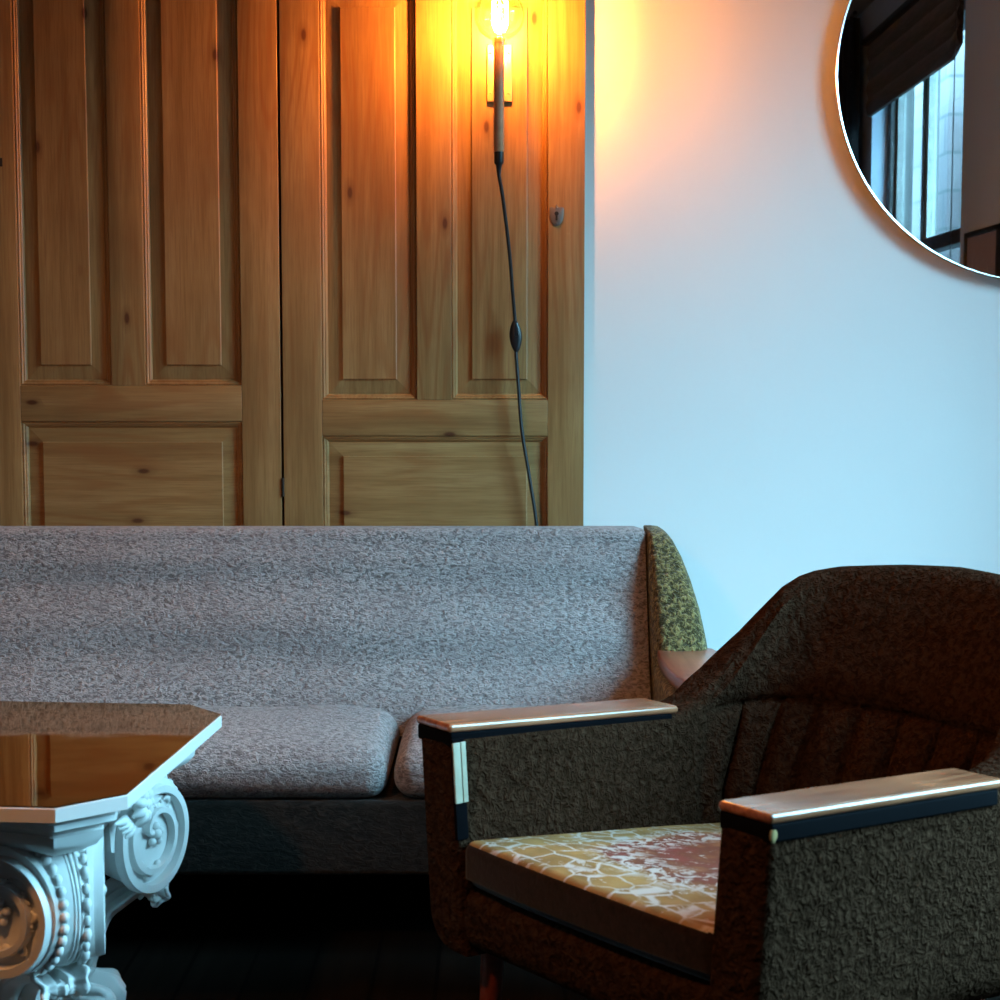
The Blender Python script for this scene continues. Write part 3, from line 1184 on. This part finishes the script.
def cush(x, y, z):
    u, v = (x-0.325)/0.325, y/0.262
    k = (1-abs(u)**3)*(1-abs(v)**3)
    if z > 0.39:
        z += 0.016*k + 0.006*sin(x*16+1)*sin(y*9)*k
    if x < 0.1:
        x += 0.012*abs(v)**3 - 0.004
    if z < 0.36 and x < 0.1:
        x += 0.008
    return (x, y, z-0.13*max(0, x)-0.02*max(0, x)*(1-v*v))


m = MB()
m.rbox((0.0, -0.268, 0.346), (0.645, 0.268, 0.422), 0.020, seg=5, m=(24, 20, 1), deform=cush)
o = m.build('seat_cushion', [M['cushion_side'], M['seat_cover']], CH, smooth=60)
for p in o.data.polygons:
    if p.normal.z > 0.75:
        p.material_index = 1


def arm_top(sgn):
    def sl(x, y, z):
        return (x, y, z - 0.075*x)
    yc = sgn*0.3265
    m = MB()
    m.rbox((-0.003, yc-0.0455, 0.587), (0.505, yc+0.0455, 0.601), 0.0065, seg=5, m=(8, 2, 1), deform=sl)
    m.build('arm_top', M['arm_wood'], CH)
    t_ = MB()
    t_.rbox((0.0003, yc-0.0443, 0.563), (0.49, yc+0.0443, 0.5875), 0.004, seg=3, m=(8, 1, 1), deform=sl)
    t_.build('trim_band', M['navy'], CH)


arm_top(1)
arm_top(-1)
# worn inner corner of the left arm (pale tape over dark vinyl)
m = MB()
m.rbox((-0.0015, 0.278, 0.420), (0.022, 0.2845, 0.578), 0.002, deform=lambda x, y, z: (x, y-0.030*(0.60-z)/0.36+0.0005, z))
m.build('corner_strip', M['navy'], CH)
m = MB()
m.rbox((-0.0015, 0.2755, 0.478), (0.0125, 0.279, 0.572), 0.001, deform=lambda x, y, z: (x, y-0.030*(0.60-z)/0.36+0.001, z))
m.rbox((0.0140, 0.2755, 0.478), (0.0235, 0.279, 0.572), 0.001, deform=lambda x, y, z: (x, y-0.030*(0.60-z)/0.36+0.001, z))
tag(m.build('tape', M['tape'], CH), 'pale strip of tape on the worn arm corner')
m = MB()
m.sphere((0.006, -0.3690, 0.573), 0.0075, 8, (1, 0.35, 1.4))
tag(m.build('worn_spot', M['foam'], CH), 'small yellow worn spot at the arm corner')
for (x, y) in ((0.075, 0.268), (0.075, -0.268), (0.62, 0.24), (0.62, -0.24)):
    dx, dy = (-0.01 if x < 0.3 else 0.03), (0.01 if y > 0 else -0.01)
    rws = [[(x+dx*(1-z/0.25)+r*cos(2*pi*k/20), y+dy*(1-z/0.25)+r*sin(2*pi*k/20), z) for k in range(20)] for r, z in ((0.012, 0), (0.013, 0.004), (0.020, 0.243))]
    m = MB()
    m.grid(rws, closed_v=True, cap=True)
    m.build('leg', M['leg_wood'], CH)

# ---------------------------------------------------------------- capital table
TB = empty('capital_table', (-0.847, 2.518, 0), R(-4.6))
tag(TB, 'low white table made from a carved column capital with bronze mirror top', 'table')
OUT, INN = 0.341, 0.264


def octo(d=0.0, concave=0.0):
    a, b = OUT-d, INN-d*0.45
    pts = []
    for q in range(4):
        c_, s_ = (1, 0, -1, 0)[q], (0, 1, 0, -1)[q]
        side = []
        for k in range(13 if concave else 2):
            n = 12 if concave else 1
            y = -b + 2*b*k/n
            x = a - concave*(1-(y/b)**2)
            side.append((x, y))
        for (x, y) in side:
            pts.append((x*c_ - y*s_, x*s_ + y*c_))
    return pts


m = MB()
rws = []
for (z, d) in ((0.5275, 0.004), (0.529, 0.0), (0.5478, 0.0), (0.5494, 0.002)):
    rws.append([(x, y, z) for x, y in octo(d)])
m.grid(rws, closed_v=True, cap=True)
m.build('table_top', M['white_gloss'], TB, smooth=30)
MB().prism(octo(0.0015), 0.5494, 0.5513).build('glass_top', M['bronze'], TB, smooth=0)
m = MB()
rws = []
for (z, d, c_) in ((0.5275, 0.035, 0.035), (0.520, 0.030, 0.035), (0.518, 0.022, 0.035), (0.510, 0.020, 0.036), (0.507, 0.028, 0.038), (0.503, 0.040, 0.040),
                   (0.496, 0.046, 0.042), (0.494, 0.042, 0.044), (0.482, 0.044, 0.045), (0.470, 0.055, 0.050), (0.455, 0.085, 0.060)):
    rws.append([(x, y, z) for x, y in octo(d, c_)])
m.grid(rws, closed_v=True, cap=True)
m.build('abacus', M['white_gloss'], TB, smooth=40)
# bell and shaft
prof = [(0.235, 0.0), (0.235, 0.03), (0.220, 0.035), (0.222, 0.05), (0.200, 0.056), (0.178, 0.066), (0.165, 0.075), (0.163, 0.10), (0.160, 0.20), (0.163, 0.26), (0.175, 0.33), (0.195, 0.39),
        (0.225, 0.435), (0.262, 0.468)]
MB().lathe(prof, 72, mod=lambda a, z: 1 + (0.012*cos(a*24) if 0.12 < z < 0.42 else 0)).build('bell', M['white_gloss'], TB, smooth=60)

SPL = R(27)


def side_xyz(ang, side, a, z, h=0.0):
    """point on the splayed face of a corner scroll. a: distance back from the outer edge along the face"""
    r = 0.366 - a*cos(SPL) + h*sin(SPL)*0
    w = 0.029 + a*sin(SPL)
    # outward normal of that face
    nr, nw = sin(SPL), cos(SPL)
    r += h*nr
    w += h*nw
    w *= side
    return (r*cos(ang)-w*sin(ang), r*sin(ang)+w*cos(ang), z)


RS, ZC_ = 0.096, 0.370


def volute(ang):
    # body
    prof = []
    for k in range(49):
        t = -pi*0.98 + (pi*1.48)*k/48     # from inside bottom around the outer edge to the top
        prof.append((RS - RS*cos(t), ZC_ + RS*sin(t)))
    prof += [(0.085, 0.485), (0.16, 0.485), (0.20, 0.47), (0.215, 0.42), (0.21, 0.37)]
    # outer top fills up to the abacus
    body = []
    for (a, z) in prof:
        body.append((a, z))
    m = MB()
    rows = []
    f1 = [side_xyz(ang, 1, a, z) for a, z in body]
    f2 = [side_xyz(ang, -1, a, z) for a, z in body]
    e1 = [side_xyz(ang, 1, a, z, -0.0) for a, z in body]
    mids = []
    for s in (0.78, 0.70, 0.45, 0.0, -0.45, -0.70, -0.78):
        mids.append([tuple((p*(1+s)/2 + q*(1-s)/2) for p, q in zip(a, b)) for a, b in zip(f1, f2)])
    # flutes along the outer band
    cen = (0.0, 0.0)
    for gi, dep in ((1, 0.006), (2, 0.003), (4, 0.003), (5, 0.006)):
        for j, (a, z) in enumerate(body):
            px, py, pz = mids[gi][j]
            k = 1 - dep/0.39
            if j < 49:
                mids[gi][j] = (px*k, py*k, pz - (pz-ZC_)*dep/0.10)
    m.grid([f1] + mids + [f2], closed_v=True)
    for f in (f1, f2):
        o = len(m.v)
        m.v += f
        m.f.append([o+i for i in range(len(f))])
        m.mi.append(0)
    sc = m.build('scroll', M['white_gloss'], TB, smooth=30)
    # corner strap from the abacus down to the scroll
    st = MB()
    for side in (1, -1):
        # spiral ridge
        sp = []
        N = 150
        turns = 2.15
        rows = []
        for k in range(N+1):
            u = k/N
            th = pi*0.62 + turns*2*pi*u       # starts at the top, winds inward
            rr = (RS-0.004)*(1-u)**0.62*0.86 + 0.020
            if u < 0.05:
                pass
            rw = 0.0095*(1-0.45*u)
            cs, sn = -cos(th), sin(th)
            row = []
            for (dr_, hh) in ((-1, -0.002), (-1, 0.006), (-0.75, 0.014), (0.75, 0.014), (1, 0.006), (1, -0.002)):
                rad = max(rr + dr_*rw, 0.002)
                row.append(side_xyz(ang, side, RS + rad*cs, ZC_ + rad*sn, hh))
            rows.append(row)
        st.grid(rows, closed_v=True, cap=True)
        # rim bead along the edge
    st.build('spiral_band', M['white_gloss'], TB, smooth=40)
    for side in (1, -1):
        orn = MB()
        # rosette
        orn.sphere(side_xyz(ang, side, RS, ZC_, 0.008), 0.010, 7)
        for k in range(5):
            t = 2*pi*k/5 + 0.4
            orn.sphere(side_xyz(ang, side, RS+0.014*cos(t), ZC_+0.014*sin(t), 0.006), 0.0075, 6)
        # leaf sprigs lying in the channel
        for k in range(11):
            t = -2.5 + k*0.47
            u = 0.0
            rad = 0.064 + 0.003*sin(k*2.1) - 0.0011*k
            p = []
            for j in range(6):
                jj = j/5
                tt = t + 0.30*jj
                ra = rad + 0.008*sin(pi*jj)*(1 if k % 2 else -1)
                p.append(side_xyz(ang, side, RS - ra*cos(tt), ZC_+ra*sin(tt), 0.0035))
            orn.tube(p, lambda q: 0.0012+0.0042*sin(pi*min(q+0.05, 1)), 7)
            orn.sphere(side_xyz(ang, side, RS-(rad-0.004)*cos(t+0.38), ZC_+(rad-0.004)*sin(t+0.38), 0.004), 0.0034, 5)
        orn.build('rosette', M['white_gloss'], TB, smooth=60)
    # beads on the outer band, both edges
    bd = MB()
    for k in range(17):
        t = -pi*0.55 + pi*0.98*k/16
        for wv in (-0.52,):
            a, z = RS-(RS-0.001)*cos(t), ZC_+(RS-0.001)*sin(t)
            p1, p2 = side_xyz(ang, 1, a, z), side_xyz(ang, -1, a, z)
            s = wv
            c_ = tuple((p*(1+s)/2+q*(1-s)/2) for p, q in zip(p1, p2))
            bd.sphere(c_, 0.0075, 6, (1, 1, 1.15))
    for wv, rr in ((0.06, 0.0028), (0.22, 0.0036), (0.40, 0.0028)):
        ln = []
        for k in range(24):
            t = -pi*0.60 + pi*1.05*k/23
            a, z = RS-(RS-0.0015)*cos(t), ZC_+(RS-0.0015)*sin(t)
            p1, p2 = side_xyz(ang, 1, a, z), side_xyz(ang, -1, a, z)
            ln.append(tuple((p*(1+wv)/2+q*(1-wv)/2) for p, q in zip(p1, p2)))
        bd.tube(ln, rr, 8)
    for k in range(13):
        t = -pi*0.50 + pi*0.92*k/12
        a, z = RS-RS*cos(t), ZC_+RS*sin(t)
        p1, p2 = side_xyz(ang, 1, a, z), side_xyz(ang, -1, a, z)
        c_ = tuple((p*(1+0.64)/2+q*(1-0.64)/2) for p, q in zip(p1, p2))
        bd.sphere(c_, 0.0058 + 0.0016*(k % 2), 6, (1, 1, 1.5))
    bd.build('beading', M['white_gloss'], TB, smooth=60)


def leaf(ang, tip_r, top_z, w0, name='acanthus_leaf', root_z=0.07):
    cl = [(0.166, root_z), (0.172, root_z+0.07), (0.188, top_z-0.07), (0.225, top_z-0.02), (tip_r-0.045, top_z), (tip_r-0.012, top_z-0.004),
          (tip_r, top_z-0.022), (tip_r-0.008, top_z-0.040), (tip_r-0.026, top_z-0.043), (tip_r-0.034, top_z-0.030)]
    cl = spline([(a, b, 0) for a, b in cl], 6)
    n = len(cl)
    rows = []
    for i, (r, z, _) in enumerate(cl):
        u = i/(n-1)
        w = w0*(1-0.55*u**1.5)*(0.86+0.14*abs(sin(u*pi*6.5)))
        row = []
        r2, z2, _ = cl[min(i+1, n-1)]
        r1, z1, _ = cl[max(i-1, 0)]
        L = sqrt((r2-r1)**2+(z2-z1)**2) or 1
        nr, nz = (z2-z1)/L, -(r2-r1)/L       # outward normal
        for j in range(17):
            v = -1 + j/8
            bulge = 0.013*(1-v*v) + 0.0045*cos(v*pi*3.5) + (0.006 if abs(v) < 0.13 else 0)
            bulge += 0.003*sin(u*pi*13)*abs(v)
            a_ = w*v
            rr, zz = r+nr*bulge, z+nz*bulge
            row.append((rr*cos(ang)-a_*sin(ang), rr*sin(ang)+a_*cos(ang), zz))
        rows.append(row)
    m = MB()
    m.grid(rows)
    o = m.build(name, M['white_gloss'], TB, smooth=60)
    sd = o.modifiers.new('thickness', 'SOLIDIFY')
    sd.thickness = 0.008
    sd.offset = -1
    return o


for q in range(4):
    an = pi/4 + q*pi/2
    volute(an)
    leaf(an, 0.332, 0.272, 0.056)
    leaf(an+pi/4, 0.222, 0.170, 0.055)
    # flower in the middle of each side of the abacus
    m = MB()
    a0 = q*pi/2
    cx, cz = 0.262, 0.462
    rnd = random.Random(q)
    for k in range(9):
        t = 2*pi*k/9
        rr = 0.026
        p = [(cx+0.006, 0.008*cos(t), cz+0.008*sin(t)), (cx+0.022, rr*0.7*cos(t), cz+rr*0.7*sin(t)), (cx+0.012, rr*1.25*cos(t), cz+rr*1.35*sin(t))]
        p = [(x_*cos(a0)-y_*sin(a0), x_*sin(a0)+y_*cos(a0), z_) for x_, y_, z_ in spline(p, 4)]
        m.tube(p, lambda s: 0.003+0.007*sin(pi*min(1, s+0.03)), 7)
    m.sphere(((cx+0.022)*cos(a0), (cx+0.022)*sin(a0), cz), 0.011, 7)
    for sg in (-1, 1):
        for k in range(4):
            p = [(cx-0.01, sg*0.01, cz-0.02), (cx+0.006, sg*(0.02+0.012*k), cz-0.035+0.008*k), (cx, sg*(0.035+0.016*k), cz-0.045+0.012*k)]
            p = [(x_*cos(a0)-y_*sin(a0), x_*sin(a0)+y_*cos(a0), z_) for x_, y_, z_ in spline(p, 4)]
            m.tube(p, lambda s: 0.002+0.006*sin(pi*min(1, s+0.03)), 6)
    m.build('flower', M['white_gloss'], TB, smooth=60)
